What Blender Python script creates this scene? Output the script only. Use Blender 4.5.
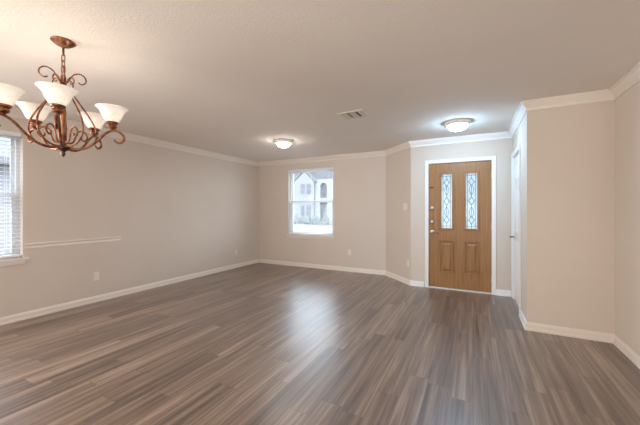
import bpy, bmesh, math, random
from mathutils import Vector, Matrix
random.seed(7)
S = bpy.context.scene
COL = S.collection
for o in list(bpy.data.objects):
    bpy.data.objects.remove(o)
PI = math.pi

# ------------------------------------------------------------------ camera
H = 2.44
cam_d = bpy.data.cameras.new('camera')
cam_d.sensor_width = 36.0
cam_d.lens = 300.026 / 640 * 36
cam_d.shift_y = -2.743 / 640
cam_d.clip_start = 0.02
cam_d.clip_end = 400
cam = bpy.data.objects.new('camera', cam_d)
cam.location = (0, 0, 1.285)
cam.rotation_euler = (PI / 2, 0, math.radians(27.101))
COL.objects.link(cam)
S.camera = cam

# ------------------------------------------------------------------ world, large lights, exposure
W = bpy.data.worlds.new('overcast_sky')
S.world = W
W.use_nodes = True
bg = W.node_tree.nodes['Background']
bg.inputs[0].default_value = (0.77, 0.88, 1.0, 1)
bg.inputs[1].default_value = 11.5

def area(name, loc, rot, sx, sy, power, color):
    d = bpy.data.lights.new(name, 'AREA')
    d.shape = 'RECTANGLE'
    d.size, d.size_y = sx, sy
    d.energy = power
    d.color = color
    o = bpy.data.objects.new(name, d)
    o.location = loc
    o.rotation_euler = rot
    COL.objects.link(o)
    return o
# fill lights added behind the camera to brighten ceiling and walls; no source seen
UL_ = -4.689
rear_fill = area('fill_light_rear', (0.9, -2.9, 1.2), (PI / 2 + 0.50, 0, 0.62), 2.2, 2.0, 94, (1.0, 0.95, 0.90))
rear_fill.data.spread = math.radians(110)
area('fill_light_left', (UL_ + 0.06, -1.5, 1.45), (PI / 2 + 0.15, 0, -PI / 2), 1.8, 1.4, 190, (1.0, 0.96, 0.92))

S.view_settings.view_transform = 'Standard'
S.view_settings.look = 'None'
S.view_settings.exposure = 0.05
S.view_settings.gamma = 1.0
S.view_settings.use_curve_mapping = False
S.cycles.use_denoising = True
S.cycles.max_bounces = 10
S.cycles.diffuse_bounces = 6
S.cycles.sample_clamp_indirect = 6.0

# ------------------------------------------------------------------ helpers
def new_bm():
    return bmesh.new()

def bx(bm, x0, y0, z0, x1, y1, z1):
    xs, ys, zs = sorted((x0, x1)), sorted((y0, y1)), sorted((z0, z1))
    v = [bm.verts.new((x, y, z)) for z in zs for y in ys for x in xs]
    for f in ((0, 2, 3, 1), (4, 5, 7, 6), (0, 1, 5, 4), (2, 6, 7, 3), (0, 4, 6, 2), (1, 3, 7, 5)):
        bm.faces.new([v[i] for i in f])
    return v

def tube(bm, pts, r, seg=8, cap=True):
    pts = [Vector(p) for p in pts]
    n = len(pts)
    rr = r if isinstance(r, (list, tuple)) else [r] * n
    rings = []
    t0 = (pts[1] - pts[0]).normalized()
    up = Vector((0, 0, 1)) if abs(t0.z) < 0.9 else Vector((1, 0, 0))
    nx = t0.cross(up).normalized()
    for i, p in enumerate(pts):
        a, b = pts[max(0, i - 1)], pts[min(n - 1, i + 1)]
        t = (b - a).normalized()
        nx = (nx - t * nx.dot(t)).normalized()
        ny = t.cross(nx)
        rings.append([bm.verts.new(p + (nx * math.cos(2 * PI * k / seg) + ny * math.sin(2 * PI * k / seg)) * rr[i]) for k in range(seg)])
    for i in range(n - 1):
        for k in range(seg):
            bm.faces.new((rings[i][k], rings[i][(k + 1) % seg], rings[i + 1][(k + 1) % seg], rings[i + 1][k]))
    if cap:
        bm.faces.new(list(reversed(rings[0])))
        bm.faces.new(rings[-1])

def lathe(bm, prof, seg=32, c=(0, 0, 0), axis='z', closed=False):
    c = Vector(c)
    rings = []
    for r, z in prof:
        if r < 1e-6:
            p = {'z': (0, 0, z), 'y': (0, z, 0), 'x': (z, 0, 0)}[axis]
            rings.append([bm.verts.new(c + Vector(p))])
        else:
            ring = []
            for k in range(seg):
                a = 2 * PI * k / seg
                ca, sa = r * math.cos(a), r * math.sin(a)
                p = {'z': (ca, sa, z), 'y': (ca, z, sa), 'x': (z, ca, sa)}[axis]
                ring.append(bm.verts.new(c + Vector(p)))
            rings.append(ring)
    pairs = list(zip(rings[:-1], rings[1:]))
    if closed:
        pairs.append((rings[-1], rings[0]))
    for A, B in pairs:
        for k in range(seg):
            k2 = (k + 1) % seg
            if len(A) == 1 and len(B) == 1:
                continue
            if len(A) == 1:
                bm.faces.new((A[0], B[k], B[k2]))
            elif len(B) == 1:
                bm.faces.new((A[k], B[0], A[k2]))
            else:
                bm.faces.new((A[k], B[k], B[k2], A[k2]))

def catmull(pts, n=8):
    P = [Vector(p) for p in pts]
    P = [2 * P[0] - P[1]] + P + [2 * P[-1] - P[-2]]
    out = []
    for i in range(1, len(P) - 2):
        for k in range(n):
            t = k / n
            p0, p1, p2, p3 = P[i - 1], P[i], P[i + 1], P[i + 2]
            out.append(0.5 * (2 * p1 + (p2 - p0) * t + (2 * p0 - 5 * p1 + 4 * p2 - p3) * t * t + (3 * p1 - p0 - 3 * p2 + p3) * t ** 3))
    out.append(P[-2])
    return out

def mesh_obj(name, bm, mat, parent=None, smooth=False, bevel=0.0, loc=None):
    bmesh.ops.recalc_face_normals(bm, faces=bm.faces[:])
    me = bpy.data.meshes.new(name)
    bm.to_mesh(me)
    bm.free()
    if smooth:
        for p in me.polygons:
            p.use_smooth = True
    if isinstance(mat, (list, tuple)):
        for m in mat:
            me.materials.append(m)
    else:
        me.materials.append(mat)
    o = bpy.data.objects.new(name, me)
    if loc:
        o.location = loc
    COL.objects.link(o)
    if parent:
        o.parent = parent
    if bevel:
        b = o.modifiers.new('bevel', 'BEVEL')
        b.width = bevel
        b.segments = 2
        b.limit_method = 'ANGLE'
    return o

def tag(o, label, cat, group=None, kind=None):
    o['label'] = label
    o['category'] = cat
    if group:
        o['group'] = group
    if kind:
        o['kind'] = kind
    return o

def empty(name, loc, rz, label, cat, group=None, kind=None):
    o = bpy.data.objects.new(name, None)
    o.empty_display_size = 0.1
    COL.objects.link(o)
    o.location = loc
    o.rotation_euler = (0, 0, rz)
    return tag(o, label, cat, group, kind)

def copy_tree(o, parent=None):
    c = o.copy()
    COL.objects.link(c)
    c.parent = parent
    for ch in list(o.children):
        copy_tree(ch, c)
    return c

# ------------------------------------------------------------------ materials
def mat(name, color, rough=0.5, metal=0.0, spec=0.5):
    m = bpy.data.materials.new(name)
    m.use_nodes = True
    b = m.node_tree.nodes['Principled BSDF']
    b.inputs['Base Color'].default_value = (*color, 1)
    b.inputs['Roughness'].default_value = rough
    b.inputs['Metallic'].default_value = metal
    b.inputs['Specular IOR Level'].default_value = spec
    return m

def N(m, t, **kw):
    n = m.node_tree.nodes.new(t)
    for k, v in kw.items():
        setattr(n, k, v)
    return n

def L(m, a, ao, b, bi):
    m.node_tree.links.new(a.outputs[ao], b.inputs[bi])

def ramp(m, stops):
    r = N(m, 'ShaderNodeValToRGB')
    e = r.color_ramp.elements
    while len(e) < len(stops):
        e.new(0.5)
    for i, (p, c) in enumerate(stops):
        e[i].position = p
        e[i].color = (*c, 1)
    return r

def plaster(name, color, var, scale, strength, rough=0.85, patches=0.0):
    m = mat(name, color, rough, spec=0.25)
    b = m.node_tree.nodes['Principled BSDF']
    tc = N(m, 'ShaderNodeTexCoord')
    n1 = N(m, 'ShaderNodeTexNoise')
    n1.inputs['Scale'].default_value = 2.2
    n1.inputs['Detail'].default_value = 4
    L(m, tc, 'Object', n1, 'Vector')
    lo = tuple(c * (1 - var) for c in color)
    hi = tuple(min(1, c * (1 + var)) for c in color)
    r = ramp(m, [(0.3, lo), (0.7, hi)])
    L(m, n1, 'Fac', r, 'Fac')
    L(m, r, 'Color', b, 'Base Color')
    n2 = N(m, 'ShaderNodeTexNoise')
    n2.inputs['Scale'].default_value = scale
    n2.inputs['Detail'].default_value = 3
    L(m, tc, 'Object', n2, 'Vector')
    bump = N(m, 'ShaderNodeBump')
    bump.inputs['Strength'].default_value = strength
    bump.inputs['Distance'].default_value = 0.01
    src = n2
    if patches:
        n3 = N(m, 'ShaderNodeTexNoise')
        n3.inputs['Scale'].default_value = 7.0
        n3.inputs['Detail'].default_value = 5
        n3.inputs['Distortion'].default_value = 1.5
        L(m, tc, 'Object', n3, 'Vector')
        r3 = ramp(m, [(0.62, (0, 0, 0)), (0.70, (1, 1, 1))])
        L(m, n3, 'Fac', r3, 'Fac')
        mx = N(m, 'ShaderNodeMath', operation='MULTIPLY_ADD')
        mx.inputs[1].default_value = patches
        L(m, r3, 'Color', mx, 0)
        L(m, n2, 'Fac', mx, 2)
        L(m, mx, 0, bump, 'Height')
    else:
        L(m, n2, 'Fac', bump, 'Height')
    L(m, bump, 'Normal', b, 'Normal')
    return m

M_WALL = plaster('beige_wall_paint', (0.66, 0.585, 0.512), 0.015, 45, 0.10, patches=0.5)
M_CEIL = plaster('textured_ceiling_paint', (0.79, 0.73, 0.665), 0.012, 70, 0.18, rough=0.95)
M_TRIM = mat('cream_trim_paint', (0.78, 0.72, 0.65), 0.4)
M_DTRIM = mat('white_trim_paint', (0.84, 0.83, 0.82), 0.4)
M_VINYL = mat('white_vinyl', (0.66, 0.67, 0.67), 0.35)
M_SLAT = mat('white_blind_slat', (0.84, 0.85, 0.86), 0.4)
M_PLATE = mat('cream_plastic', (0.80, 0.73, 0.66), 0.35)
M_DARK = mat('dark_slot', (0.03, 0.027, 0.025), 0.6)
M_NICKEL = mat('satin_nickel', (0.75, 0.72, 0.68), 0.3, 0.9)
M_BRASS = mat('aged_brass_lever', (0.35, 0.22, 0.12), 0.35, 0.9)
M_LEAD = mat('lead_caming', (0.22, 0.245, 0.275), 0.5, 0.3)
M_VENT = mat('painted_vent_metal', (0.70, 0.64, 0.56), 0.45)

# floor planks running towards the front door
M_FLOOR = mat('wood_plank_floor', (0.2, 0.14, 0.1), 0.38, spec=1.0)
def build_floor_mat(m):
    b = m.node_tree.nodes['Principled BSDF']
    tc = N(m, 'ShaderNodeTexCoord')
    sep = N(m, 'ShaderNodeSeparateXYZ')
    L(m, tc, 'Object', sep, 'Vector')
    def math(op, a, b=None, c=None):
        n = N(m, 'ShaderNodeMath', operation=op)
        for k, v in enumerate((a, b, c)):
            if v is None:
                continue
            if isinstance(v, (int, float)):
                n.inputs[k].default_value = v
            else:
                m.node_tree.links.new(v, n.inputs[k])
        return n.outputs[0]
    X, Y = sep.outputs['X'], sep.outputs['Y']
    PW, PL = 0.152, 1.22
    xr = math('DIVIDE', X, PW)
    row = math('FLOOR', xr)
    w1 = N(m, 'ShaderNodeTexWhiteNoise', noise_dimensions='1D')
    m.node_tree.links.new(row, w1.inputs['W'])
    yr = math('ADD', math('DIVIDE', Y, PL), w1.outputs['Value'])
    idx = math('FLOOR', yr)
    c2 = N(m, 'ShaderNodeCombineXYZ')
    m.node_tree.links.new(row, c2.inputs[0])
    m.node_tree.links.new(idx, c2.inputs[1])
    w2 = N(m, 'ShaderNodeTexWhiteNoise', noise_dimensions='2D')
    m.node_tree.links.new(c2.outputs[0], w2.inputs['Vector'])
    plank = w2.outputs['Value']
    fx, fy = math('FRACT', xr), math('FRACT', yr)
    ex = math('MULTIPLY', math('MINIMUM', fx, math('SUBTRACT', 1.0, fx)), PW)
    ey = math('MULTIPLY', math('MINIMUM', fy, math('SUBTRACT', 1.0, fy)), PL)
    seam = math('LESS_THAN', math('MINIMUM', ex, ey), 0.0011)
    cmb = N(m, 'ShaderNodeCombineXYZ')
    L(m, sep, 'Y', cmb, 'X')
    L(m, sep, 'X', cmb, 'Y')
    pk = N(m, 'ShaderNodeCombineXYZ')
    for k in range(3):
        m.node_tree.links.new(plank, pk.inputs[k])
    # grain, shifted from plank to plank
    sc = N(m, 'ShaderNodeVectorMath', operation='MULTIPLY')
    sc.inputs[1].default_value = (0.75, 20.0, 1.0)
    L(m, cmb, 'Vector', sc, 0)
    off = N(m, 'ShaderNodeVectorMath', operation='MULTIPLY_ADD')
    off.inputs[1].default_value = (9.0, 0.0, 13.0)
    L(m, pk, 'Vector', off, 0)
    L(m, sc, 'Vector', off, 2)
    n1 = N(m, 'ShaderNodeTexNoise')
    n1.inputs['Scale'].default_value = 1.0
    n1.inputs['Detail'].default_value = 5
    n1.inputs['Roughness'].default_value = 0.6
    n1.inputs['Distortion'].default_value = 0.5
    L(m, off, 'Vector', n1, 'Vector')
    n2 = N(m, 'ShaderNodeTexNoise')
    n2.inputs['Scale'].default_value = 3.0
    n2.inputs['Detail'].default_value = 3
    L(m, off, 'Vector', n2, 'Vector')
    a1 = N(m, 'ShaderNodeMath', operation='MULTIPLY_ADD')     # 0.62*grain + 0.22*plank
    a1.inputs[1].default_value = 0.13
    m.node_tree.links.new(plank, a1.inputs[0])
    s1 = N(m, 'ShaderNodeMath', operation='MULTIPLY')
    s1.inputs[1].default_value = 0.78
    L(m, n1, 'Fac', s1, 0)
    L(m, s1, 0, a1, 2)
    a2 = N(m, 'ShaderNodeMath', operation='MULTIPLY_ADD')
    a2.inputs[1].default_value = 0.30
    L(m, n2, 'Fac', a2, 0)
    L(m, a1, 0, a2, 2)
    r = ramp(m, [(0.44, (0.050, 0.030, 0.020)), (0.55, (0.125, 0.079, 0.055)), (0.65, (0.210, 0.140, 0.100)), (0.76, (0.34, 0.245, 0.185))])
    L(m, a2, 0, r, 'Fac')
    mx = N(m, 'ShaderNodeMix', data_type='RGBA')
    m.node_tree.links.new(seam, mx.inputs['Factor'])
    L(m, r, 'Color', mx, 6)
    mx.inputs[7].default_value = (0.06, 0.04, 0.028, 1)
    L(m, mx, 2, b, 'Base Color')
    rr = N(m, 'ShaderNodeMapRange')
    rr.inputs['To Min'].default_value = 0.29
    rr.inputs['To Max'].default_value = 0.37
    L(m, n2, 'Fac', rr, 'Value')
    L(m, rr, 0, b, 'Roughness')
    bump = N(m, 'ShaderNodeBump')
    bump.inputs['Strength'].default_value = 0.12
    bump.inputs['Distance'].default_value = 0.004
    L(m, a2, 0, bump, 'Height')
    L(m, bump, 'Normal', b, 'Normal')
build_floor_mat(M_FLOOR)
fb = M_FLOOR.node_tree.nodes['Principled BSDF']
fb.inputs['Coat Weight'].default_value = 0.8
fb.inputs['Coat Roughness'].default_value = 0.5

# stained oak of the front door
M_OAK = mat('stained_oak', (0.4, 0.19, 0.085), 0.4)
def build_oak(m):
    b = m.node_tree.nodes['Principled BSDF']
    tc = N(m, 'ShaderNodeTexCoord')
    sc = N(m, 'ShaderNodeVectorMath', operation='MULTIPLY')
    sc.inputs[1].default_value = (60, 60, 2.2)
    L(m, tc, 'Object', sc, 0)
    n = N(m, 'ShaderNodeTexNoise')
    n.inputs['Scale'].default_value = 1.0
    n.inputs['Detail'].default_value = 4
    n.inputs['Distortion'].default_value = 0.4
    L(m, sc, 'Vector', n, 'Vector')
    r = ramp(m, [(0.3, (0.25, 0.118, 0.042)), (0.7, (0.36, 0.178, 0.068))])
    L(m, n, 'Fac', r, 'Fac')
    L(m, r, 'Color', b, 'Base Color')
build_oak(M_OAK)

# mottled copper-bronze of the chandelier
M_BRONZE = mat('copper_bronze', (0.25, 0.10, 0.05), 0.36, 0.85)
def build_bronze(m):
    b = m.node_tree.nodes['Principled BSDF']
    tc = N(m, 'ShaderNodeTexCoord')
    n = N(m, 'ShaderNodeTexNoise')
    n.inputs['Scale'].default_value = 35
    n.inputs['Detail'].default_value = 3
    L(m, tc, 'Object', n, 'Vector')
    r = ramp(m, [(0.35, (0.11, 0.040, 0.020)), (0.65, (0.36, 0.155, 0.078))])
    L(m, n, 'Fac', r, 'Fac')
    L(m, r, 'Color', b, 'Base Color')
build_bronze(M_BRONZE)

def lit_glass(name, color, strength, veins):
    m = bpy.data.materials.new(name)
    m.use_nodes = True
    nt = m.node_tree
    b = nt.nodes['Principled BSDF']
    b.inputs['Base Color'].default_value = (0.86, 0.82, 0.76, 1)
    b.inputs['Roughness'].default_value = 0.25
    tc = N(m, 'ShaderNodeTexCoord')
    n = N(m, 'ShaderNodeTexNoise')
    n.inputs['Scale'].default_value = 24
    n.inputs['Detail'].default_value = 4
    n.inputs['Distortion'].default_value = 2.0
    L(m, tc, 'Object', n, 'Vector')
    r = ramp(m, [(0.35, tuple(c * (1 - veins) for c in color)), (0.6, color)])
    L(m, n, 'Fac', r, 'Fac')
    L(m, r, 'Color', b, 'Emission Color')
    b.inputs['Emission Strength'].default_value = strength
    tr = N(m, 'ShaderNodeBsdfTranslucent')
    tr.inputs['Color'].default_value = (0.9, 0.85, 0.78, 1)
    mx = N(m, 'ShaderNodeMixShader')
    mx.inputs[0].default_value = 0.15
    L(m, b, 0, mx, 1)
    L(m, tr, 0, mx, 2)
    L(m, mx, 0, nt.nodes['Material Output'], 'Surface')
    return m
M_SHADE = lit_glass('alabaster_shade_glass', (1.0, 0.92, 0.83), 0.33, 0.45)
M_BOWL_WARM = lit_glass('warm_lit_bowl_glass', (1.0, 0.98, 0.95), 66, 0.06)
M_BOWL_COOL = lit_glass('cool_lit_bowl_glass', (0.43, 0.71, 1.0), 150, 0.05)

def pane_mat():
    m = bpy.data.materials.new('clear_window_glass')
    m.use_nodes = True
    nt = m.node_tree
    nt.nodes.remove(nt.nodes['Principled BSDF'])
    t = N(m, 'ShaderNodeBsdfTransparent')
    t.inputs[0].default_value = (0.97, 0.99, 1.0, 1)
    g = N(m, 'ShaderNodeBsdfGlossy')
    g.inputs['Roughness'].default_value = 0.02
    mx = N(m, 'ShaderNodeMixShader')
    mx.inputs[0].default_value = 0.06
    L(m, t, 0, mx, 1)
    L(m, g, 0, mx, 2)
    L(m, mx, 0, nt.nodes['Material Output'], 'Surface')
    return m
M_PANE = pane_mat()

def obscure_mat():
    m = bpy.data.materials.new('textured_leaded_glass')
    m.use_nodes = True
    nt = m.node_tree
    b = nt.nodes['Principled BSDF']
    b.inputs['Base Color'].default_value = (0.75, 0.86, 0.90, 1)
    b.inputs['Roughness'].default_value = 0.2
    tr = N(m, 'ShaderNodeBsdfTranslucent')
    tc = N(m, 'ShaderNodeTexCoord')
    n = N(m, 'ShaderNodeTexNoise')
    n.inputs['Scale'].default_value = 22
    n.inputs['Detail'].default_value = 2
    L(m, tc, 'Object', n, 'Vector')
    r = ramp(m, [(0.36, (0.76, 0.84, 0.86)), (0.6, (0.93, 0.96, 0.97))])
    L(m, n, 'Fac', r, 'Fac')
    L(m, r, 'Color', tr, 'Color')
    t = N(m, 'ShaderNodeBsdfTransparent')
    t.inputs[0].default_value = (0.32, 0.34, 0.345, 1)
    m1 = N(m, 'ShaderNodeMixShader')
    m1.inputs[0].default_value = 0.35
    L(m, tr, 0, m1, 1)
    L(m, t, 0, m1, 2)
    m2 = N(m, 'ShaderNodeMixShader')
    m2.inputs[0].default_value = 0.12
    L(m, m1, 0, m2, 1)
    L(m, b, 0, m2, 2)
    L(m, m2, 0, nt.nodes['Material Output'], 'Surface')
    return m
M_OBSCURE = obscure_mat()

def brick_mat(name, c1, c2, mortar):
    m = mat(name, c1, 0.85)
    b = m.node_tree.nodes['Principled BSDF']
    tc = N(m, 'ShaderNodeTexCoord')
    sep = N(m, 'ShaderNodeSeparateXYZ')
    L(m, tc, 'Object', sep, 'Vector')
    ad = N(m, 'ShaderNodeMath', operation='ADD')
    L(m, sep, 'X', ad, 0)
    L(m, sep, 'Y', ad, 1)
    cmb = N(m, 'ShaderNodeCombineXYZ')
    L(m, ad, 0, cmb, 'X')
    L(m, sep, 'Z', cmb, 'Y')
    br = N(m, 'ShaderNodeTexBrick')
    br.inputs['Color1'].default_value = (*c1, 1)
    br.inputs['Color2'].default_value = (*c2, 1)
    br.inputs['Mortar'].default_value = (*mortar, 1)
    br.inputs['Scale'].default_value = 1.0
    br.inputs['Mortar Size'].default_value = 0.01
    br.inputs['Brick Width'].default_value = 0.2
    br.inputs['Row Height'].default_value = 0.075
    L(m, cmb, 'Vector', br, 'Vector')
    L(m, br, 'Color', b, 'Base Color')
    return m

# ------------------------------------------------------------------ room geometry (metres)
UL, VB = -4.689, 5.845
UB, UC, VC = -1.536, -0.952, 5.245
UD, VE, UF = 0.510, 3.872, 1.215
VG, UH, VR = 2.0, 4.0, -3.0
T = 0.15
PATH = [(UL, VR), (UL, VB), (UB, VB), (UC, VC), (UD, VC), (UD, VE), (UF, VE), (UF, VG), (UH, VG), (UH, VR)]
NP = len(PATH)

def seg_frame(i):
    a, b = Vector(PATH[i]), Vector(PATH[(i + 1) % NP])
    d = (b - a).normalized()
    return a, b, d, Vector((d.y, -d.x))

def mitre(i, off):
    _, _, _, n1 = seg_frame((i - 1) % NP)
    p, _, _, n2 = seg_frame(i)
    return p + off * (n1 + n2) / (1 + n1.dot(n2))

def sweep(bm, i, prof, start=None, end=None):
    """profile (distance from wall, z) along wall i; start/end = distance along the wall for a square cut"""
    a, b, d, n = seg_frame(i)
    ra, rb = [], []
    for off, z in prof:
        p = mitre(i, off) if start is None else a + d * start + n * off
        q = mitre((i + 1) % NP, off) if end is None else a + d * end + n * off
        ra.append(bm.verts.new((p.x, p.y, z)))
        rb.append(bm.verts.new((q.x, q.y, z)))
    k = len(prof)
    for j in range(k):
        j2 = (j + 1) % k
        bm.faces.new((ra[j], rb[j], rb[j2], ra[j2]))
    bm.faces.new(ra)
    bm.faces.new(list(reversed(rb)))

# floor and ceiling slabs following the room outline
def slab(name, z0, z1, m, label, cat):
    bm = new_bm()
    pts = [mitre(i, -T) for i in range(NP)]
    lo = [bm.verts.new((p.x, p.y, z0)) for p in pts]
    hi = [bm.verts.new((p.x, p.y, z1)) for p in pts]
    bm.faces.new(lo)
    bm.faces.new(list(reversed(hi)))
    for j in range(NP):
        bm.faces.new((lo[j], lo[(j + 1) % NP], hi[(j + 1) % NP], hi[j]))
    bmesh.ops.triangulate(bm, faces=bm.faces[:])
    return tag(mesh_obj(name, bm, m), label, cat, kind='structure')
slab('floor', -0.12, 0.0, M_FLOOR, 'brown grey wood plank floor across the empty room', 'floor')
slab('ceiling', H, H + 0.12, M_CEIL, 'flat beige textured ceiling over the room', 'ceiling')

def wall(name, i, holes, label):
    """wall i of the outline, thickness T outward, rectangular holes (s0, s1, z0, z1) along it"""
    a, b, d, n = seg_frame(i)
    ln = (b - a).length
    oa = (mitre(i, -T) - a).dot(d)
    ob = (mitre((i + 1) % NP, -T) - a).dot(d)
    bm = new_bm()
    def piece(s0, s1, z0, z1):
        if s1 - s0 < 1e-5 or z1 - z0 < 1e-5:
            return
        t0 = oa if s0 <= 1e-6 else s0
        t1 = ob if s1 >= ln - 1e-6 else s1
        vs = []
        for z in (z0, z1):
            for s, off in ((s0, 0), (s1, 0), (t1, -T), (t0, -T)):
                p = a + d * s + n * off
                vs.append(bm.verts.new((p.x, p.y, z)))
        for f in ((0, 1, 2, 3), (7, 6, 5, 4), (0, 4, 5, 1), (1, 5, 6, 2), (2, 6, 7, 3), (3, 7, 4, 0)):
            bm.faces.new([vs[q] for q in f])
    s = 0.0
    for (s0, s1, z0, z1) in sorted(holes):
        piece(s, s0, 0, H)
        piece(s0, s1, 0, z0)
        piece(s0, s1, z1, H)
        s = s1
    piece(s, ln, 0, H)
    return tag(mesh_obj(name, bm, M_WALL), label, 'wall', kind='structure')

# window openings
LW = (0.39, 1.54, 0.72, 2.185)      # left window, along y
BW = (-3.82, -2.67, 0.712, 2.205)   # back window, along x
DOOR = (-0.668, 0.250, 0.0, 2.047)  # front door opening, along x
CLO = (4.395, 5.14, 0.0, 2.047)     # closet door opening, along y
wall('wall_left', 0, [(0.6, 2.4, 0.75, 2.185), (LW[0] - VR, LW[1] - VR, LW[2], LW[3])], 'long beige wall with the short chair rail and tall window')  # first hole: unseen opening added for the left fill light
wall('wall_back', 1, [(BW[0] - UL, BW[1] - UL, BW[2], BW[3])], 'beige far wall around the street-facing window')
wall('wall_angled', 2, [], 'narrow diagonal beige wall with the light switch')
wall('wall_entry', 3, [(DOOR[0] - UC, DOOR[1] - UC, 0, DOOR[3])], 'pale wall around the wooden front door')
wall('wall_closet', 4, [(VC - CLO[1], VC - CLO[0], 0, CLO[3])], 'narrow side wall holding the white closet door')
wall('wall_closet_face', 5, [], 'beige wall panel between the closet corner and the right-hand corner')
wall('wall_right', 6, [], 'beige wall cut by the right edge of the view')
wall('wall_kitchen', 7, [], 'beige wall behind the right wall, out of view')
wall('wall_family', 8, [], 'beige end wall of the family room, out of view')
wall('wall_rear', 9, [], 'beige rear wall behind the camera, out of view')

# crown moulding and baseboards, one piece per wall
CROWN = [(0.0, H - 0.095), (0.011, H - 0.095), (0.013, H - 0.088), (0.011, H - 0.081), (0.006, H - 0.079), (0.009, H - 0.068), (0.018, H - 0.056),
         (0.031, H - 0.043), (0.040, H - 0.029), (0.043, H - 0.022), (0.050, H - 0.022), (0.050, H - 0.015), (0.061, H - 0.014), (0.061, H), (0.0, H)]
BASE = [(0.0, 0.0), (0.024, 0.0), (0.024, 0.018), (0.016, 0.026), (0.016, 0.060), (0.011, 0.072), (0.008, 0.082), (0.0, 0.085)]
CN = {0: 'along the long wall above the chair rail', 1: 'above the street-facing window', 2: 'on the narrow diagonal wall',
      3: 'above the wooden front door', 4: 'above the white closet door', 5: 'above the panel beside the closet corner',
      6: 'on the wall at the right edge'}
for i in range(7):
    bm = new_bm()
    sweep(bm, i, CROWN)
    tag(mesh_obj('trim_%d' % (i + 1), bm, M_DTRIM if i in (3, 4) else M_TRIM), 'cream crown moulding ' + CN[i], 'crown moulding', kind='structure')
BN = {'left': (0, None, None, 'along the long wall under the chair rail'), 'back': (1, None, None, 'under the street-facing window'),
      'angled': (2, None, None, 'at the foot of the narrow diagonal wall'), 'entry_left': (3, None, -0.735 - UC, 'between diagonal wall and front door'),
      'entry_right': (3, 0.300 - UC, None, 'between front door and closet wall'), 'closet': (4, VC - 4.33, None, 'at the closet corner beside the door casing'),
      'closet_face': (5, None, None, 'under the panel beside the closet corner'), 'right': (6, None, None, 'along the wall at the right edge')}
for k, (i, s, e, lab) in BN.items():
    bm = new_bm()
    sweep(bm, i, BASE, s, e)
    tag(mesh_obj('baseboard_' + k, bm, M_DTRIM if 'entry' in k or k == 'closet' else M_TRIM), 'cream baseboard ' + lab, 'baseboard', kind='structure')

# chair rail remnant on the left wall
RAIL = [(0, 0.822), (0.010, 0.824), (0.012, 0.838), (0.008, 0.846), (0.008, 0.858), (0.016, 0.866), (0.022, 0.876), (0.022, 0.886), (0, 0.888)]
bm = new_bm()
sweep(bm, 0, RAIL, 1.555 - VR, 2.635 - VR)
tag(mesh_obj('trim_8', bm, M_TRIM), 'short cream chair rail starting beside the left-hand window', 'chair rail', kind='structure')

# ------------------------------------------------------------------ windows (local: x along the wall, y into the wall, z up)
def make_window(name, loc, rz, w, z0, z1, zm, label, sill_over):
    r = empty(name, loc, rz, label, 'window', kind='structure')
    h = w / 2
    bm = new_bm()                                     # outer frame
    f, y0, y1 = 0.035, 0.085, 0.145
    bx(bm, -h, y0, z0, -h + f, y1, z1)
    bx(bm, h - f, y0, z0, h, y1, z1)
    bx(bm, -h + f, y0, z0, h - f, y1, z0 + f)
    bx(bm, -h + f, y0, z1 - f, h - f, y1, z1)
    mesh_obj('window_frame', bm, M_VINYL, r, bevel=0.003)
    def sash(za, zb, ya, yb):
        bm = new_bm()
        s = 0.035
        x = h - f
        bx(bm, -x, ya, za, -x + s, yb, zb)
        bx(bm, x - s, ya, za, x, yb, zb)
        bx(bm, -x + s, ya, za, x - s, yb, za + s)
        bx(bm, -x + s, ya, zb - s, x - s, yb, zb)
        so = mesh_obj('sash', bm, M_VINYL, r, bevel=0.003)
        bm = new_bm()
        bx(bm, -x + s, (ya + yb) / 2 - 0.003, za + s, x - s, (ya + yb) / 2 + 0.003, zb - s)
        mesh_obj('pane', bm, M_PANE, so)
    sash(zm - 0.02, z1 - f, 0.118, 0.140)
    sash(z0 + f, zm + 0.02, 0.092, 0.116)
    bm = new_bm()                                     # stool and apron
    bx(bm, -h, 0.0, z0 - 0.0, h, 0.085, z0 + 0.004)
    bx(bm, -h - sill_over, -0.035, z0 - 0.02, h + sill_over, -0.0005, z0 + 0.004)
    mesh_obj('window_sill', bm, M_TRIM, r, bevel=0.003)
    bm = new_bm()
    bx(bm, -h - sill_over + 0.03, -0.016, z0 - 0.066, h + sill_over - 0.03, -0.0005, z0 - 0.0205)
    mesh_obj('apron', bm, M_TRIM, r, bevel=0.003)
    return r

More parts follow.
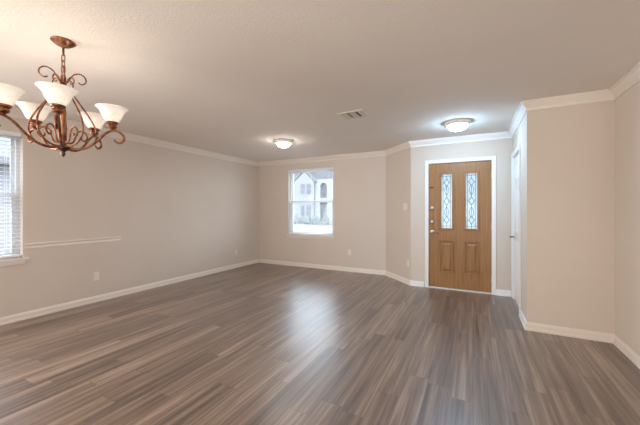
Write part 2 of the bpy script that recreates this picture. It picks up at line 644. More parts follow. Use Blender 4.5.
def make_blind(loc, rz, w, z0, z1, label, tilt, hd=0.0245, pitch=0.044):
    r = empty('window_blind', loc, rz, label, 'window blind')
    h = w / 2 - 0.008
    yc = 0.042
    bm = new_bm()
    bx(bm, -h, yc - 0.03, z1 - 0.05, h, yc + 0.03, z1 - 0.002)
    mesh_obj('headrail', bm, M_SLAT, r, bevel=0.003)
    bm = new_bm()
    zs = []
    z = z1 - 0.075
    while z > z0 + 0.075:
        zs.append(z)
        z -= pitch
    c, s = math.cos(tilt), math.sin(tilt)
    for z in zs:
        prof = []
        for k in range(5):
            t = -1 + k / 2
            prof.append((t * hd, 0.09 * hd * (1 - t * t)))
        up = [(a * c - b_ * s, a * s + b_ * c) for a, b_ in [(p, q + 0.028 * pitch) for p, q in prof]]
        dn = [(a * c - b_ * s, a * s + b_ * c) for a, b_ in [(p, q - 0.028 * pitch) for p, q in prof]]
        loop = up + list(reversed(dn))
        A = [bm.verts.new((-h, yc + p, z + q)) for p, q in loop]
        B = [bm.verts.new((h, yc + p, z + q)) for p, q in loop]
        m = len(loop)
        for j in range(m):
            bm.faces.new((A[j], A[(j + 1) % m], B[(j + 1) % m], B[j]))
        bm.faces.new(A)
        bm.faces.new(list(reversed(B)))
    mesh_obj('slats', bm, M_SLAT, r)
    bm = new_bm()
    bx(bm, -h, yc - 0.026, z0 + 0.022, h, yc + 0.026, z0 + 0.046)
    mesh_obj('bottom_rail', bm, M_SLAT, r, bevel=0.004)
    for x in (-h * 0.78, 0.0, h * 0.78):
        bm = new_bm()
        for yy in (yc - 0.027, yc + 0.027):
            tube(bm, [(x, yy, z1 - 0.05), (x, yy, z0 + 0.04)], 0.0012, 5)
        mesh_obj('ladder_cord', bm, M_SLAT, r)
    bm = new_bm()
    tube(bm, [(-h + 0.07, yc - 0.034, z1 - 0.03), (-h + 0.07, yc - 0.034, z1 - 0.75)], 0.004, 6)
    mesh_obj('tilt_wand', bm, M_SLAT, r)
    return r

# left wall: local x runs along +y reversed so that local +y points outwards (-x world)
make_window('window_1', (UL, (LW[0] + LW[1]) / 2, 0), PI / 2, LW[1] - LW[0], LW[2], LW[3], 1.46,
            'tall white window cut by the left edge of the view', 0.045)
make_window('window_2', ((BW[0] + BW[1]) / 2, VB, 0), 0, BW[1] - BW[0], BW[2], BW[3], 1.475,
            'white two-sash window in the far wall facing a pale house', 0.03)
make_blind((UL, (LW[0] + LW[1]) / 2, 0), PI / 2, LW[1] - LW[0], LW[2], LW[3],
           'white horizontal slat blind lowered in the window below the chandelier', 0.12)
make_blind(((BW[0] + BW[1]) / 2, VB, 0), 0, BW[1] - BW[0], BW[2], BW[3],
           'white horizontal slat blind lowered in the far wall window', 0.05, 0.0120, 0.0220)

# ------------------------------------------------------------------ front door (local: x along wall, y into the wall)
def casing(bm, x0, x1, zt, w, y0=-0.018, y1=-0.0005):
    for (a, b_, c, d_) in ((x0 - w, x0, 0, zt + w), (x1, x1 + w, 0, zt + w), (x0, x1, zt, zt + w)):
        bx(bm, a, y0 + 0.006, c, b_, y1, d_)
    # raised outer band
    o = 0.018
    bx(bm, x0 - w, y0, 0, x0 - w + o, y0 + 0.006, zt + w)
    bx(bm, x1 + w - o, y0, 0, x1 + w, y0 + 0.006, zt + w)
    bx(bm, x0 - w + o, y0, zt + w - o, x1 + w - o, y0 + 0.006, zt + w)

def raised_panel(bm, x0, x1, z0, z1, yf, proud=0.008, sunk=0.010):
    """moulded rim, sunk field and raised centre in front of plane yf (smaller y = nearer the room)"""
    def ring(ins, y):
        return [bm.verts.new(p) for p in ((x0 + ins, y, z0 + ins), (x1 - ins, y, z0 + ins), (x1 - ins, y, z1 - ins), (x0 + ins, y, z1 - ins))]
    steps = [(0, yf + 0.002), (0.004, yf - proud), (0.014, yf - proud), (0.024, yf - 0.0005), (0.040, yf - 0.0005), (0.062, yf - proud * 0.8)]
    R = [ring(i, y) for i, y in steps]
    for A, B in zip(R[:-1], R[1:]):
        for k in range(4):
            bm.faces.new((A[k], A[(k + 1) % 4], B[(k + 1) % 4], B[k]))
    bm.faces.new(R[-1])

dr = empty('door_1', (0, VC, 0), 0, 'brown wooden front door with two tall leaded glass panes', 'door', kind='structure')
D0, D1, DT = -0.6625, 0.2445, 2.040
DC = (D0 + D1) / 2
bm = new_bm()
casing(bm, DOOR[0] + 0.004, DOOR[1] - 0.004, DOOR[3] - 0.003, 0.056)
mesh_obj('casing', bm, M_DTRIM, dr, bevel=0.002)
bm = new_bm()
bx(bm, DOOR[0] + 0.0005, 0.0, 0.0, D0 - 0.001, T, DOOR[3] - 0.0005)
bx(bm, D1 + 0.001, 0.0, 0.0, DOOR[1] - 0.0005, T, DOOR[3] - 0.0005)
bx(bm, D0 - 0.001, 0.0, DT + 0.001, D1 + 0.001, T, DOOR[3] - 0.0005)
mesh_obj('jamb', bm, M_DTRIM, dr)
bm = new_bm()
bx(bm, D0, -0.012, 0.0, D1, T, 0.018)
mesh_obj('threshold', bm, mat('pale_threshold', (0.72, 0.69, 0.66), 0.4), dr, bevel=0.004)
# slab as stiles and rails around the two lites
Y0, Y1 = 0.020, 0.064
lites = [(DC - 0.262, DC - 0.097), (DC + 0.097, DC + 0.262)]
LZ0, LZ1 = 0.985, 1.862
bm = new_bm()
bx(bm, D0, Y0, 0.020, D1, Y1, LZ0)
bx(bm, D0, Y0, LZ1, D1, Y1, DT)
bx(bm, D0, Y0, LZ0, lites[0][0], Y1, LZ1)
bx(bm, lites[0][1], Y0, LZ0, lites[1][0], Y1, LZ1)
bx(bm, lites[1][1], Y0, LZ0, D1, Y1, LZ1)
slab_o = mesh_obj('door_leaf', bm, M_OAK, dr)
for (a, b_) in lites:
    bm = new_bm()                                     # moulded surround
    w, y = 0.026, Y0 - 0.012
    for (xa, xb, za, zb) in ((a - w, a + 0.004, LZ0 - w, LZ1 + w), (b_ - 0.004, b_ + w, LZ0 - w, LZ1 + w)):
        bx(bm, xa, y, za, xb, Y0 + 0.002, zb)
    for (za, zb) in ((LZ0 - w, LZ0 + 0.004), (LZ1 - 0.004, LZ1 + w)):
        bx(bm, a + 0.004, y, za, b_ - 0.004, Y0 + 0.002, zb)
    fr = mesh_obj('lite_frame', bm, M_OAK, dr, bevel=0.005)
    bm = new_bm()
    bx(bm, a, 0.036, LZ0, b_, 0.042, LZ1)
    mesh_obj('glass_pane', bm, M_OBSCURE, fr)
    bm = new_bm()                                     # lead lines: border and a chain of diamonds
    yy, q = 0.031, 0.0042
    def line(p0, p1, rr=q):
        tube(bm, [(p0[0], yy, p0[1]), (p1[0], yy, p1[1])], rr, 6)
    xa, xb, za, zb = a + 0.028, b_ - 0.028, LZ0 + 0.035, LZ1 - 0.035
    xc = (xa + xb) / 2
    for p0, p1 in (((xa, LZ0), (xa, LZ1)), ((xb, LZ0), (xb, LZ1)), ((a, za), (b_, za)), ((a, zb), (b_, zb))):
        line(p0, p1)
    zc = (za + zb) / 2
    for zz, hh in ((zb - 0.100, 0.060), (zc, 0.065), (za + 0.100, 0.060)):
        ww = 0.040
        P = [(xc, zz + hh), (xc + ww, zz), (xc, zz - hh), (xc - ww, zz)]
        for k in range(4):
            line(P[k], P[(k + 1) % 4], 0.0052)
        line((xa, zz), (xc - ww, zz))
        line((xc + ww, zz), (xb, zz))
    line((xc, zb), (xc, zb - 0.04))
    line((xc, zb - 0.16), (xc, zc + 0.065))
    line((xc, zc - 0.065), (xc, za + 0.16))
    line((xc, za + 0.04), (xc, LZ0))
    for sx in (-1, 1):
        arc = [(xc + sx * (0.006 + 0.026 * math.sin(PI * t / 10)), yy, zc + 0.10 + 0.16 * t / 10) for t in range(11)]
        tube(bm, arc, 0.0040, 5)
        arc = [(xc + sx * (0.006 + 0.026 * math.sin(PI * t / 10)), yy, zc - 0.10 - 0.16 * t / 10) for t in range(11)]
        tube(bm, arc, 0.0040, 5)
    mesh_obj('lead_caming', bm, M_LEAD, fr, smooth=True)
for sx in (-1, 1):
    bm = new_bm()
    xs = sorted((DC + sx * 0.072, DC + sx * 0.285))
    raised_panel(bm, xs[0], xs[1], 0.262, 0.785, Y0, proud=0.017)
    mesh_obj('raised_panel', bm, M_OAK, dr)
HX = -0.608
for zz in (1.314, 1.085):
    bm = new_bm()
    lathe(bm, [(0, Y0 - 0.030), (0.016, Y0 - 0.030), (0.026, Y0 - 0.020), (0.031, Y0 - 0.006), (0.032, Y0), (0.0, Y0)], 20, (HX, 0, zz), 'y')
    db = mesh_obj('deadbolt', bm, M_NICKEL, dr, smooth=True)
    bm = new_bm()
    bx(bm, HX - 0.005, Y0 - 0.044, zz - 0.018, HX + 0.005, Y0 - 0.028, zz + 0.018)
    mesh_obj('thumb_turn', bm, M_NICKEL, db, bevel=0.002)
bm = new_bm()
lathe(bm, [(0, Y0 - 0.016), (0.022, Y0 - 0.016), (0.030, Y0 - 0.008), (0.033, Y0), (0, Y0)], 20, (HX, 0, 0.92), 'y')
rose = mesh_obj('lever_rose', bm, M_NICKEL, dr, smooth=True)
bm = new_bm()
tube(bm, [(HX, Y0 - 0.014, 0.92), (HX, Y0 - 0.048, 0.92), (HX + 0.02, Y0 - 0.055, 0.918), (HX + 0.07, Y0 - 0.054, 0.905), (HX + 0.105, Y0 - 0.05, 0.898)], [0.011, 0.010, 0.010, 0.009, 0.007], 10)
mesh_obj('lever', bm, M_BRASS, rose, smooth=True)
bm = new_bm()
bx(bm, D0 + 0.004, Y0 - 0.008, 1.640, D0 + 0.075, Y0 - 0.0002, 1.660)
mesh_obj('door_latch', bm, mat('dark_bronze_latch', (0.10, 0.055, 0.03), 0.4, 0.6), dr, bevel=0.002)
for zz in (0.22, 1.03, 1.82):
    bm = new_bm()
    tube(bm, [(D1 + 0.001, Y0 - 0.006, zz - 0.05), (D1 + 0.001, Y0 - 0.006, zz + 0.05)], 0.006, 8)
    mesh_obj('hinge', bm, M_NICKEL, dr, smooth=True)

# ------------------------------------------------------------------ closet door (built along local x, turned onto the closet wall)
# local x runs towards -y world, local y into the wall (+x world)
cr = empty('door_2', (UD, VC, 0), -PI / 2, 'white panelled closet door seen edge-on beside the front door', 'door', kind='structure')
c0, c1 = VC - CLO[1], VC - CLO[0]
bm = new_bm()
casing(bm, c0 + 0.004, c1 - 0.004, CLO[3] - 0.003, 0.056)
mesh_obj('casing', bm, M_DTRIM, cr, bevel=0.002)
bm = new_bm()
bx(bm, c0 + 0.0005, 0, 0, c0 + 0.014, T, CLO[3] - 0.0005)
bx(bm, c1 - 0.014, 0, 0, c1 - 0.0005, T, CLO[3] - 0.0005)
bx(bm, c0 + 0.014, 0, CLO[3] - 0.014, c1 - 0.014, T, CLO[3] - 0.0005)
mesh_obj('jamb', bm, M_DTRIM, cr)
bm = new_bm()
bx(bm, c0 + 0.016, 0.016, 0.014, c1 - 0.016, 0.051, CLO[3] - 0.016)
mesh_obj('door_leaf', bm, M_DTRIM, cr, bevel=0.002)
cm = (c0 + c1) / 2
for sx in (-1, 1):
    xs = sorted((cm + sx * 0.045, cm + sx * 0.275))
    for za, zb in ((0.22, 0.85), (0.98, 1.58), (1.70, 1.92)):
        bm = new_bm()
        raised_panel(bm, xs[0], xs[1], za, zb, 0.016, proud=0.007)
        mesh_obj('raised_panel', bm, M_DTRIM, cr)
hx = c0 + 0.075
bm = new_bm()
lathe(bm, [(0, -0.002), (0.024, -0.002), (0.030, 0.008), (0.031, 0.016), (0, 0.016)], 20, (hx, 0, 0.90), 'y')
rose = mesh_obj('lever_rose', bm, M_NICKEL, cr, smooth=True)
bm = new_bm()
tube(bm, [(hx, 0.0, 0.90), (hx, -0.040, 0.90), (hx + 0.02, -0.048, 0.90), (hx + 0.07, -0.048, 0.902), (hx + 0.115, -0.046, 0.897)], [0.011, 0.010, 0.010, 0.009, 0.008], 10)
mesh_obj('lever', bm, mat('dark_nickel_lever', (0.30, 0.29, 0.28), 0.3, 0.9), rose, smooth=True)

# ------------------------------------------------------------------ wall plates
def make_outlet(loc, rz, label):
    """local: plate in the xz plane, facing -y"""
    r = empty('wall_outlet', loc, rz, label, 'outlet', 'outlets on the walls')
    bm = new_bm()
    bx(bm, -0.036, -0.006, -0.058, 0.036, -0.0004, 0.058)
    mesh_obj('cover_plate', bm, M_PLATE, r, bevel=0.003)
    for zz in (-0.021, 0.021):
        bm = new_bm()
        bx(bm, -0.017, -0.009, zz - 0.014, 0.017, -0.006, zz + 0.014)
        so = mesh_obj('socket', bm, M_PLATE, r, bevel=0.003)
        for x in (-0.007, 0.007):
            bm = new_bm()
            bx(bm, x - 0.0015, -0.0096, zz - 0.003, x + 0.0015, -0.009, zz + 0.008)
            mesh_obj('slot', bm, M_DARK, so)
    bm = new_bm()
    lathe(bm, [(0, -0.0075), (0.003, -0.0072), (0.0035, -0.006), (0, -0.006)], 10, (0, 0, 0), 'y')
    mesh_obj('screw', bm, M_NICKEL, r, smooth=True)
    return r
make_outlet((UL, 2.303, 0.357), PI / 2, 'cream outlet on the long wall below the chair rail')
make_outlet((UL, 5.074, 0.349), PI / 2, 'cream outlet on the long wall close to the far corner')
make_outlet((-2.301, VB, 0.395), 0, 'cream outlet on the far wall right of its window')
dg = Vector((UC - UB, VC - VB, 0)).normalized()
ang = math.atan2(dg.y, dg.x)
make_outlet((UC - 0.05, VC + 0.05 * 600 / 584, 0.36), ang, 'cream outlet low on the diagonal wall under the light switch')
sw = empty('light_switch', (-1.0632, 5.3595, 1.34), ang, 'cream double light switch on the narrow diagonal wall', 'light switch')
bm = new_bm()
bx(bm, -0.058, -0.006, -0.058, 0.058, -0.0004, 0.058)
mesh_obj('cover_plate', bm, M_PLATE, sw, bevel=0.003)
for x in (-0.023, 0.023):
    bm = new_bm()
    bx(bm, x - 0.005, -0.016, -0.004, x + 0.005, -0.006, 0.012)
    mesh_obj('toggle', bm, M_PLATE, sw, bevel=0.002)

# ------------------------------------------------------------------ ceiling register
vr = empty('air_vent', (-1.30, 3.42, H), 0, 'rectangular louvred air vent in the ceiling', 'air vent')
bm = new_bm()
a_, b_, e_ = 0.158, 0.130, 0.028
zt, zb = -0.0005, -0.009
bx(bm, -a_, -b_, zb, a_, -b_ + e_, zt)
bx(bm, -a_, b_ - e_, zb, a_, b_, zt)
bx(bm, -a_, -b_ + e_, zb, -a_ + e_, b_ - e_, zt)
bx(bm, a_ - e_, -b_ + e_, zb, a_, b_ - e_, zt)
mesh_obj('vent_frame', bm, M_VENT, vr, bevel=0.002)
bm = new_bm()
bx(bm, -a_ + e_, -b_ + e_, -0.0015, a_ - e_, b_ - e_, -0.0005)
mesh_obj('backing', bm, M_DARK, vr)
def louvre(xc, ang_, w=0.0085):
    bm = new_bm()
    dx, dz = w * math.cos(ang_), w * math.sin(ang_)
    px, pz = -0.0006 * math.sin(ang_), 0.0006 * math.cos(ang_)
    zc = -0.0085
    A = [(xc - dx + px, zc - dz + pz), (xc + dx + px, zc + dz + pz), (xc + dx - px, zc + dz - pz), (xc - dx - px, zc - dz - pz)]
    f = [bm.verts.new((x, -b_ + e_, z)) for x, z in A]
    g = [bm.verts.new((x, b_ - e_, z)) for x, z in A]
    for k in range(4):
        bm.faces.new((f[k], f[(k + 1) % 4], g[(k + 1) % 4], g[k]))
    bm.faces.new(f)
    bm.faces.new(list(reversed(g)))
    mesh_obj('louvre_blade', bm, M_VENT, vr)
for k in range(5):
    louvre(-0.121 + k * 0.0165, 0.35, 0.0092)
for k in range(5):
    louvre(-0.012 + k * 0.0150, 0.55, 0.0080)
for k in range(2):
    louvre(0.100 + k * 0.0170, 0.45, 0.0090)

# ------------------------------------------------------------------ flush ceiling lights
def make_ceiling_light(loc, m_bowl, label, rad):
    r = empty('ceiling_light', loc, 0, label, 'ceiling light', 'flush ceiling lights')
    bm = new_bm()
    lathe(bm, [(0, -0.0005), (rad * 0.97, -0.0005), (rad, -0.008), (rad * 0.985, -0.020), (rad * 0.95, -0.028), (rad * 0.93, -0.036), (rad * 0.87, -0.043), (rad * 0.72, -0.044), (0, -0.036)], 40)
    mesh_obj('base_ring', bm, M_DTRIM, r, smooth=True)
    bm = new_bm()
    R = rad * 0.72
    prof = [(R * 0.99, -0.041)]
    for k in range(0, 10):
        t = k / 9 * PI / 2
        prof.append((R * math.cos(t) if k < 9 else 0, -0.044 - 0.068 * math.sin(t)))
    lathe(bm, prof, 40)
    mesh_obj('glass_bowl', bm, m_bowl, r, smooth=True)
    bm = new_bm()
    lathe(bm, [(0, -0.124), (0.006, -0.122), (0.008, -0.118), (0.005, -0.114), (0.010, -0.112), (0, -0.111)], 14)
    mesh_obj('finial', bm, M_DTRIM, r, smooth=True)
    return r
make_ceiling_light((-2.84, 4.206, H), M_BOWL_WARM, 'small warm flush ceiling light in front of the street-facing window', 0.150)
make_ceiling_light((-0.189, 4.357, H), M_BOWL_COOL, 'bright white flush ceiling light in front of the entry door', 0.165)

# ------------------------------------------------------------------ chandelier
CX, CY = -2.505, 1.030
ch = empty('chandelier', (CX, CY, H), 0, 'copper five-arm scroll chandelier with white bell glass shades', 'chandelier')
def zz(z):
    return z - H
bm = new_bm()
lathe(bm, [(0, -0.0005), (0.066, -0.0005), (0.069, -0.006), (0.064, -0.011), (0.056, -0.013), (0.053, -0.020), (0.044, -0.023), (0.040, -0.030), (0.026, -0.034), (0.012, -0.040), (0.008, -0.048), (0, -0.050)], 40)
mesh_obj('canopy', bm, M_BRONZE, ch, smooth=True)
def link(zc, rot, hh=0.026, ww=0.011, r=0.0034):
    bm = new_bm()
    pts = []
    for k in range(25):
        t = 2 * PI * k / 24
        x = ww * math.cos(t)
        z = (hh - ww) * (1 if math.sin(t) > 1e-9 else (-1 if math.sin(t) < -1e-9 else 0)) + ww * math.sin(t)
        pts.append((x * math.cos(rot), x * math.sin(rot), zc + z))
    tube(bm, pts, r, 8, cap=False)
    return mesh_obj('chain_link', bm, M_BRONZE, ch, smooth=True)
bm = new_bm()
tube(bm, [(0, 0, -0.048), (0, 0, -0.098)], 0.007, 10)
mesh_obj('hanging_stem', bm, M_BRONZE, ch, smooth=True)
link(-0.116, 0.5)
link(-0.156, 2.07)
link(-0.194, 0.5)
bm = new_bm()                                           # turned column
lathe(bm, [(0, zz(2.232)), (0.006, zz(2.232)), (0.009, zz(2.222)), (0.013, zz(2.205)), (0.016, zz(2.19)), (0.013, zz(2.165)), (0.017, zz(2.15)), (0.019, zz(2.13)),
           (0.012, zz(2.11)), (0.010, zz(2.07)), (0.010, zz(1.98)), (0.014, zz(1.965)), (0.018, zz(1.94)), (0.016, zz(1.91)), (0.010, zz(1.88)), (0.010, zz(1.80)),
           (0.016, zz(1.785)), (0.018, zz(1.76)), (0.014, zz(1.735)), (0.020, zz(1.725)), (0.042, zz(1.718)), (0.044, zz(1.708)), (0, zz(1.706))], 20)
mesh_obj('column', bm, M_BRONZE, ch, smooth=True)
bm = new_bm()
lathe(bm, [(0.040, zz(1.709)), (0.038, zz(1.702)), (0.026, zz(1.694)), (0.016, zz(1.688)), (0.009, zz(1.680)), (0.012, zz(1.670)), (0.010, zz(1.660)), (0.004, zz(1.650)), (0, zz(1.645))], 20)
mesh_obj('finial', bm, mat('dark_bronze', (0.09, 0.04, 0.025), 0.4, 0.7), ch, smooth=True)

def radial(pts, a):
    return [(r * math.cos(a), r * math.sin(a), zz(z)) for r, z in pts]
def rz2(pts, n=8):
    return [(p.x, p.z) for p in catmull([(r, 0, z) for r, z in pts], n)]
ARM = rz2([(0.030, 1.712), (0.085, 1.706), (0.145, 1.728), (0.195, 1.775), (0.240, 1.828), (0.285, 1.858), (0.325, 1.853), (0.355, 1.825), (0.358, 1.793), (0.335, 1.772), (0.308, 1.778), (0.298, 1.795)])
CAGE = rz2([(0.014, 2.125), (0.050, 2.090), (0.098, 2.025), (0.152, 1.945), (0.187, 1.870), (0.187, 1.800), (0.152, 1.746), (0.095, 1.718), (0.034, 1.714)])
INNER = rz2([(0.020, 1.745), (0.050, 1.752), (0.066, 1.785), (0.075, 1.825), (0.102, 1.845), (0.130, 1.832), (0.140, 1.800), (0.122, 1.778), (0.103, 1.788), (0.104, 1.803)])
TOP = rz2([(0.014, 2.155), (0.030, 2.180), (0.055, 2.225), (0.090, 2.240), (0.118, 2.222), (0.122, 2.190), (0.100, 2.170), (0.080, 2.178)])
TOP2 = rz2([(0.014, 2.150), (0.028, 2.170), (0.050, 2.190), (0.072, 2.180), (0.076, 2.155), (0.060, 2.142), (0.048, 2.152)])
A0 = math.radians(-51.0) + math.radians(27.101)
AZ = [A0 + math.radians(72 * k) for k in range(5)]
# angles measured on the five shades
AZ = [math.radians(27.101 + d) for d in (-54.5, 24.0, 91.0, 164.0, -122.0)]
RAD = [0.292, 0.280, 0.287, 0.275, 0.289]
for a, rs in zip(AZ, RAD):
    k = rs / 0.285
    bm = new_bm()
    tube(bm, radial([(r * k, z) for r, z in ARM], a), [0.0085] * (len(ARM) - 14) + [0.0085 - 0.0045 * t / 13 for t in range(14)], 9)
    arm = mesh_obj('arm', bm, M_BRONZE, ch, smooth=True)
    p = (rs * math.cos(a), rs * math.sin(a), 0)
    bm = new_bm()
    lathe(bm, [(0, zz(1.856)), (0.010, zz(1.857)), (0.013, zz(1.868)), (0.024, zz(1.874)), (0.030, zz(1.882)), (0.029, zz(1.892)), (0.022, zz(1.897)), (0.032, zz(1.903)), (0.038, zz(1.910)), (0.038, zz(1.918)), (0.033, zz(1.920)), (0, zz(1.916))], 24, p)
    mesh_obj('socket_cup', bm, M_BRONZE, arm, smooth=True)
    bm = new_bm()
    out = [(0.034, 1.919), (0.044, 1.928), (0.054, 1.944), (0.062, 1.962), (0.070, 1.982), (0.080, 2.000), (0.092, 2.013), (0.102, 2.020)]
    inn = [(r - 0.004, z + 0.001) for r, z in reversed(out)]
    lathe(bm, [(r, zz(z)) for r, z in out + inn], 36, p, closed=True)
    sh = mesh_obj('glass_shade', bm, M_SHADE, ch, smooth=True)
    bm = new_bm()
    lathe(bm, [(0, zz(1.9165)), (0.012, zz(1.917)), (0.013, zz(1.935)), (0.022, zz(1.950)), (0.026, zz(1.965)), (0.022, zz(1.982)), (0.010, zz(1.991)), (0, zz(1.992))], 16, p)
    bm_m = bpy.data.materials.get('lit_bulb')
    if not bm_m:
        bm_m = mat('lit_bulb', (1, 0.95, 0.88), 0.3)
        bb = bm_m.node_tree.nodes['Principled BSDF']
        bb.inputs['Emission Color'].default_value = (1.0, 0.93, 0.84, 1)
        bb.inputs['Emission Strength'].default_value = 24
    mesh_obj('bulb', bm, bm_m, sh, smooth=True)
for k, a in enumerate(AZ):
    b2 = a + math.radians(36)
    bm = new_bm()
    tube(bm, radial(CAGE, math.radians(27.101 - 90 + 72 * k)), 0.0055, 8)
    mesh_obj('cage_strip', bm, M_BRONZE, ch, smooth=True)
    bm = new_bm()
    tube(bm, radial(INNER, b2), 0.0055, 8)
    mesh_obj('inner_scroll', bm, M_BRONZE, ch, smooth=True)
for k in range(4):
    a = math.radians(27.101 + 42 + 90 * k)
    bm = new_bm()
    tube(bm, radial(TOP, a), 0.0046, 8)
    ts = mesh_obj('top_scroll', bm, M_BRONZE, ch, smooth=True)
    bm = new_bm()
    tube(bm, radial(TOP2, a + math.radians(45)), 0.0040, 8)
    mesh_obj('top_curl', bm, M_BRONZE, ch, smooth=True)

# ------------------------------------------------------------------ outside: the street, the house opposite, the neighbour
M_HB = brick_mat('pale_house_brick', (0.140, 0.128, 0.135), (0.157, 0.147, 0.152), (0.163, 0.159, 0.162))
M_HT = mat('white_house_trim', (0.165, 0.165, 0.168), 0.6)
M_HR = mat('grey_roof_shingle', (0.085, 0.083, 0.086), 0.9)
M_HG = mat('house_window_glass', (0.060, 0.066, 0.070), 0.6, spec=0.1)
M_HD = mat('house_front_door', (0.125, 0.12, 0.122), 0.5)
M_GROUND = mat('pale_concrete_street', (0.078, 0.078, 0.079), 0.9)
M_LAWN = plaster('pale_lawn', (0.066, 0.073, 0.066), 0.15, 30, 0.3)
M_LEAF = plaster('shrub_leaves', (0.080, 0.092, 0.086), 0.2, 30, 0.6)
GZ = -0.55
bm = new_bm()
bx(bm, -80, -30, GZ - 0.2, 60, 80, GZ)
tag(mesh_obj('ground', bm, M_GROUND), 'pale street pavement outside the windows', 'street', kind='structure')
bm = new_bm()
bx(bm, -30, 31.0, GZ, -15.2, 33.98, GZ + 0.05)
tag(mesh_obj('lawn', bm, M_LAWN), 'strip of lawn before the pale house', 'lawn', kind='structure')

bm = new_bm()
bx(bm, -1.55, VC + T + 0.01, 2.62, 1.6, 8.2, 2.75)  # unseen porch (roof, wall, slab) added to darken the outside behind the door glass
tag(mesh_obj('shade_porch_roof', bm, M_HT), 'unseen porch roof added to darken the outside of the front door', 'porch', kind='structure')
bm = new_bm()
bx(bm, 0.95, VC + T + 0.01, GZ, 1.10, 8.0, 2.62)
tag(mesh_obj('shade_porch_wall', bm, M_HB), 'unseen brick side wall of the added shading porch', 'porch', kind='structure')
bm = new_bm()
bx(bm, -1.3, VC + T + 0.01, GZ, 0.94, 8.2, -0.05)
tag(mesh_obj('shade_porch_floor', bm, M_GROUND), 'unseen concrete slab of the added shading porch', 'porch', kind='structure')
hs = empty('house', (-18.7, 34.0, GZ), 0, 'pale brick two-storey house across the street seen through far window', 'house')
def wprism(bm, pts, y0, y1):
    A = [bm.verts.new((x, y0, z)) for x, z in pts]
    B = [bm.verts.new((x, y1, z)) for x, z in pts]
    n = len(pts)
    for j in range(n):
        bm.faces.new((A[j], A[(j + 1) % n], B[(j + 1) % n], B[j]))
    bm.faces.new(A)
    bm.faces.new(list(reversed(B)))
g = -GZ                                                # local z = world z + g
bm = new_bm()
wprism(bm, [(-7, 0), (8, 0), (8, 4.7 + g), (-7, 4.7 + g)], 1.0, 8)
wprism(bm, [(-2.9, 0), (0.398, 0), (0.398, 4.95 + g), (-1.0, 6.3 + g), (-2.9, 4.7 + g)], 0.0, 0.995)
mesh_obj('wall', bm, M_HB, hs)
bm = new_bm()
wprism(bm, [(-7.5, 4.72 + g), (8.5, 4.72 + g), (6.0, 7.6 + g), (-5.0, 7.6 + g)], 1.2, 7.6)
for (p0, p1) in (((-3.2, 4.55), (-1.0, 6.42)), ((-1.0, 6.42), (0.7, 4.80))):
    wprism(bm, [(p0[0], p0[1] + g), (p1[0], p1[1] + g), (p1[0], p1[1] + 0.12 + g), (p0[0], p0[1] + 0.12 + g)], -0.10, 1.0)
mesh_obj('roof', bm, M_HR, hs)
def hwin(xa, xb, za, zb, y):
    bm = new_bm()
    bx(bm, xa - 0.08, y - 0.06, za + g - 0.08, xb + 0.08, y - 0.002, zb + g + 0.08)
    f = mesh_obj('window', bm, M_HT, hs)
    bm = new_bm()
    bx(bm, xa, y - 0.07, za + g, xb, y - 0.061, zb + g)
    mesh_obj('pane', bm, M_HG, f)
    bm = new_bm()
    zc = (za + zb) / 2 + g
    bx(bm, xa, y - 0.085, zc - 0.04, xb, y - 0.071, zc + 0.04)
    mesh_obj('muntin', bm, M_HT, f)
for za, zb in ((3.35, 4.65), (0.5, 1.85)):
    hwin(-1.55, -0.92, za, zb, 0.0)
    hwin(-0.60, 0.05, za, zb, 0.0)
hwin(4.0, 5.0, 3.35, 4.5, 1.0)
hwin(4.0, 5.0, 0.4, 1.8, 1.0)
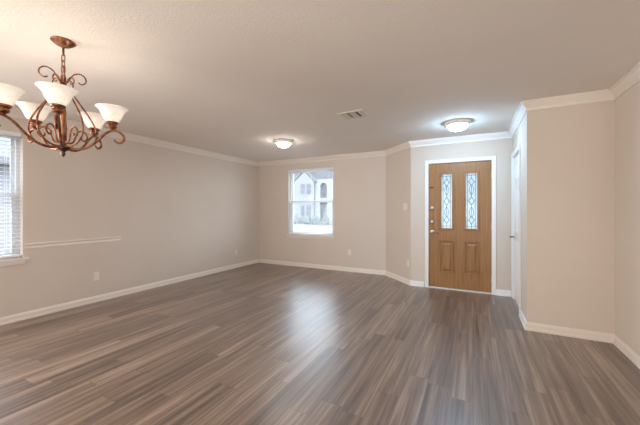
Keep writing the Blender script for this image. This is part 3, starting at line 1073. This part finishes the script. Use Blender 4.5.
# white arched entry tower
bm = new_bm()
bx(bm, 0.40, 0.3, 0, 1.15, 0.995, 5.2 + g)
bx(bm, 2.15, 0.3, 0, 3.3, 0.995, 5.2 + g)
bx(bm, 1.15, 0.3, 4.75 + g, 2.15, 0.995, 5.2 + g)
bx(bm, 1.15, 0.3, 2.2 + g, 2.15, 0.995, 2.75 + g)
for (zs_, ) in ((4.25,),):
    n = 12
    pts = [(1.15, 4.751 + g)] + [(1.65 - 0.5 * math.cos(PI * k / n), zs_ + g + 0.48 * math.sin(PI * k / n)) for k in range(n + 1)] + [(2.15, 4.751 + g)]
    for j in range(1, len(pts) - 2):
        wprism(bm, [pts[j], pts[j + 1], (pts[j + 1][0], 4.751 + g), (pts[j][0], 4.751 + g)], 0.3, 0.995)
mesh_obj('entry_tower', bm, M_HT, hs)
bm = new_bm()
bx(bm, 1.25, 0.9, 0, 2.05, 0.99, 2.0 + g)
mesh_obj('front_door', bm, M_HD, hs)
hwin(1.35, 1.95, 3.0, 4.3, 0.99)

def shrub(x, y, r, h, label):
    bm = new_bm()
    bmesh.ops.create_icosphere(bm, subdivisions=4, radius=1.0)
    ph = [random.uniform(0, 6) for _ in range(6)]
    for v in bm.verts:
        d = v.co.normalized()
        k = 1 + 0.10 * math.sin(7 * d.x + ph[0]) * math.sin(6 * d.y + ph[1]) + 0.08 * math.sin(13 * d.z + ph[2] + 5 * d.x) + random.uniform(-0.06, 0.06)
        v.co = Vector((d.x * r * k, d.y * r * k, max(0.0, h * (0.42 + 0.58 * d.z * k))))
    o = mesh_obj('shrub', bm, M_LEAF, smooth=False, loc=(x, y, GZ + 0.05))
    tag(o, label, 'shrub', 'shrubs before the house opposite')
shrub(-21.3, 32.6, 0.50, 1.15, 'rounded green shrub at the left end of the bed before the house')
shrub(-19.95, 32.5, 0.58, 1.25, 'wide green shrub below the house windows')
shrub(-18.55, 32.7, 0.5, 1.0, 'low green shrub between house windows and entry tower')
shrub(-17.2, 32.4, 0.52, 1.05, 'round green shrub before the arched entry')
shrub(-15.9, 32.6, 0.48, 0.95, 'small green shrub right of the arched entry')

nb = empty('neighbour_house', (-9.2, 0, GZ), 0, 'brick neighbouring house wall seen through the left window blind', 'house')
bm = new_bm()
bx(bm, -6, -6, 0, 0, 9, 2.25 + g)
mesh_obj('wall', bm, brick_mat('pinkish_brick', (0.19, 0.172, 0.182), (0.22, 0.205, 0.215), (0.24, 0.235, 0.245)), nb)
bm = new_bm()
wprism(bm, [(0.45, 2.26 + g), (0.45, 2.40 + g), (-3.0, 6.5 + g), (-6.4, 2.40 + g), (-6.4, 2.26 + g)], -6.4, 9.4)  # ridge raised steeply to keep low sky light off the floor
mesh_obj('roof', bm, mat('pale_grey_shingle', (0.105, 0.105, 0.11), 0.9), nb)
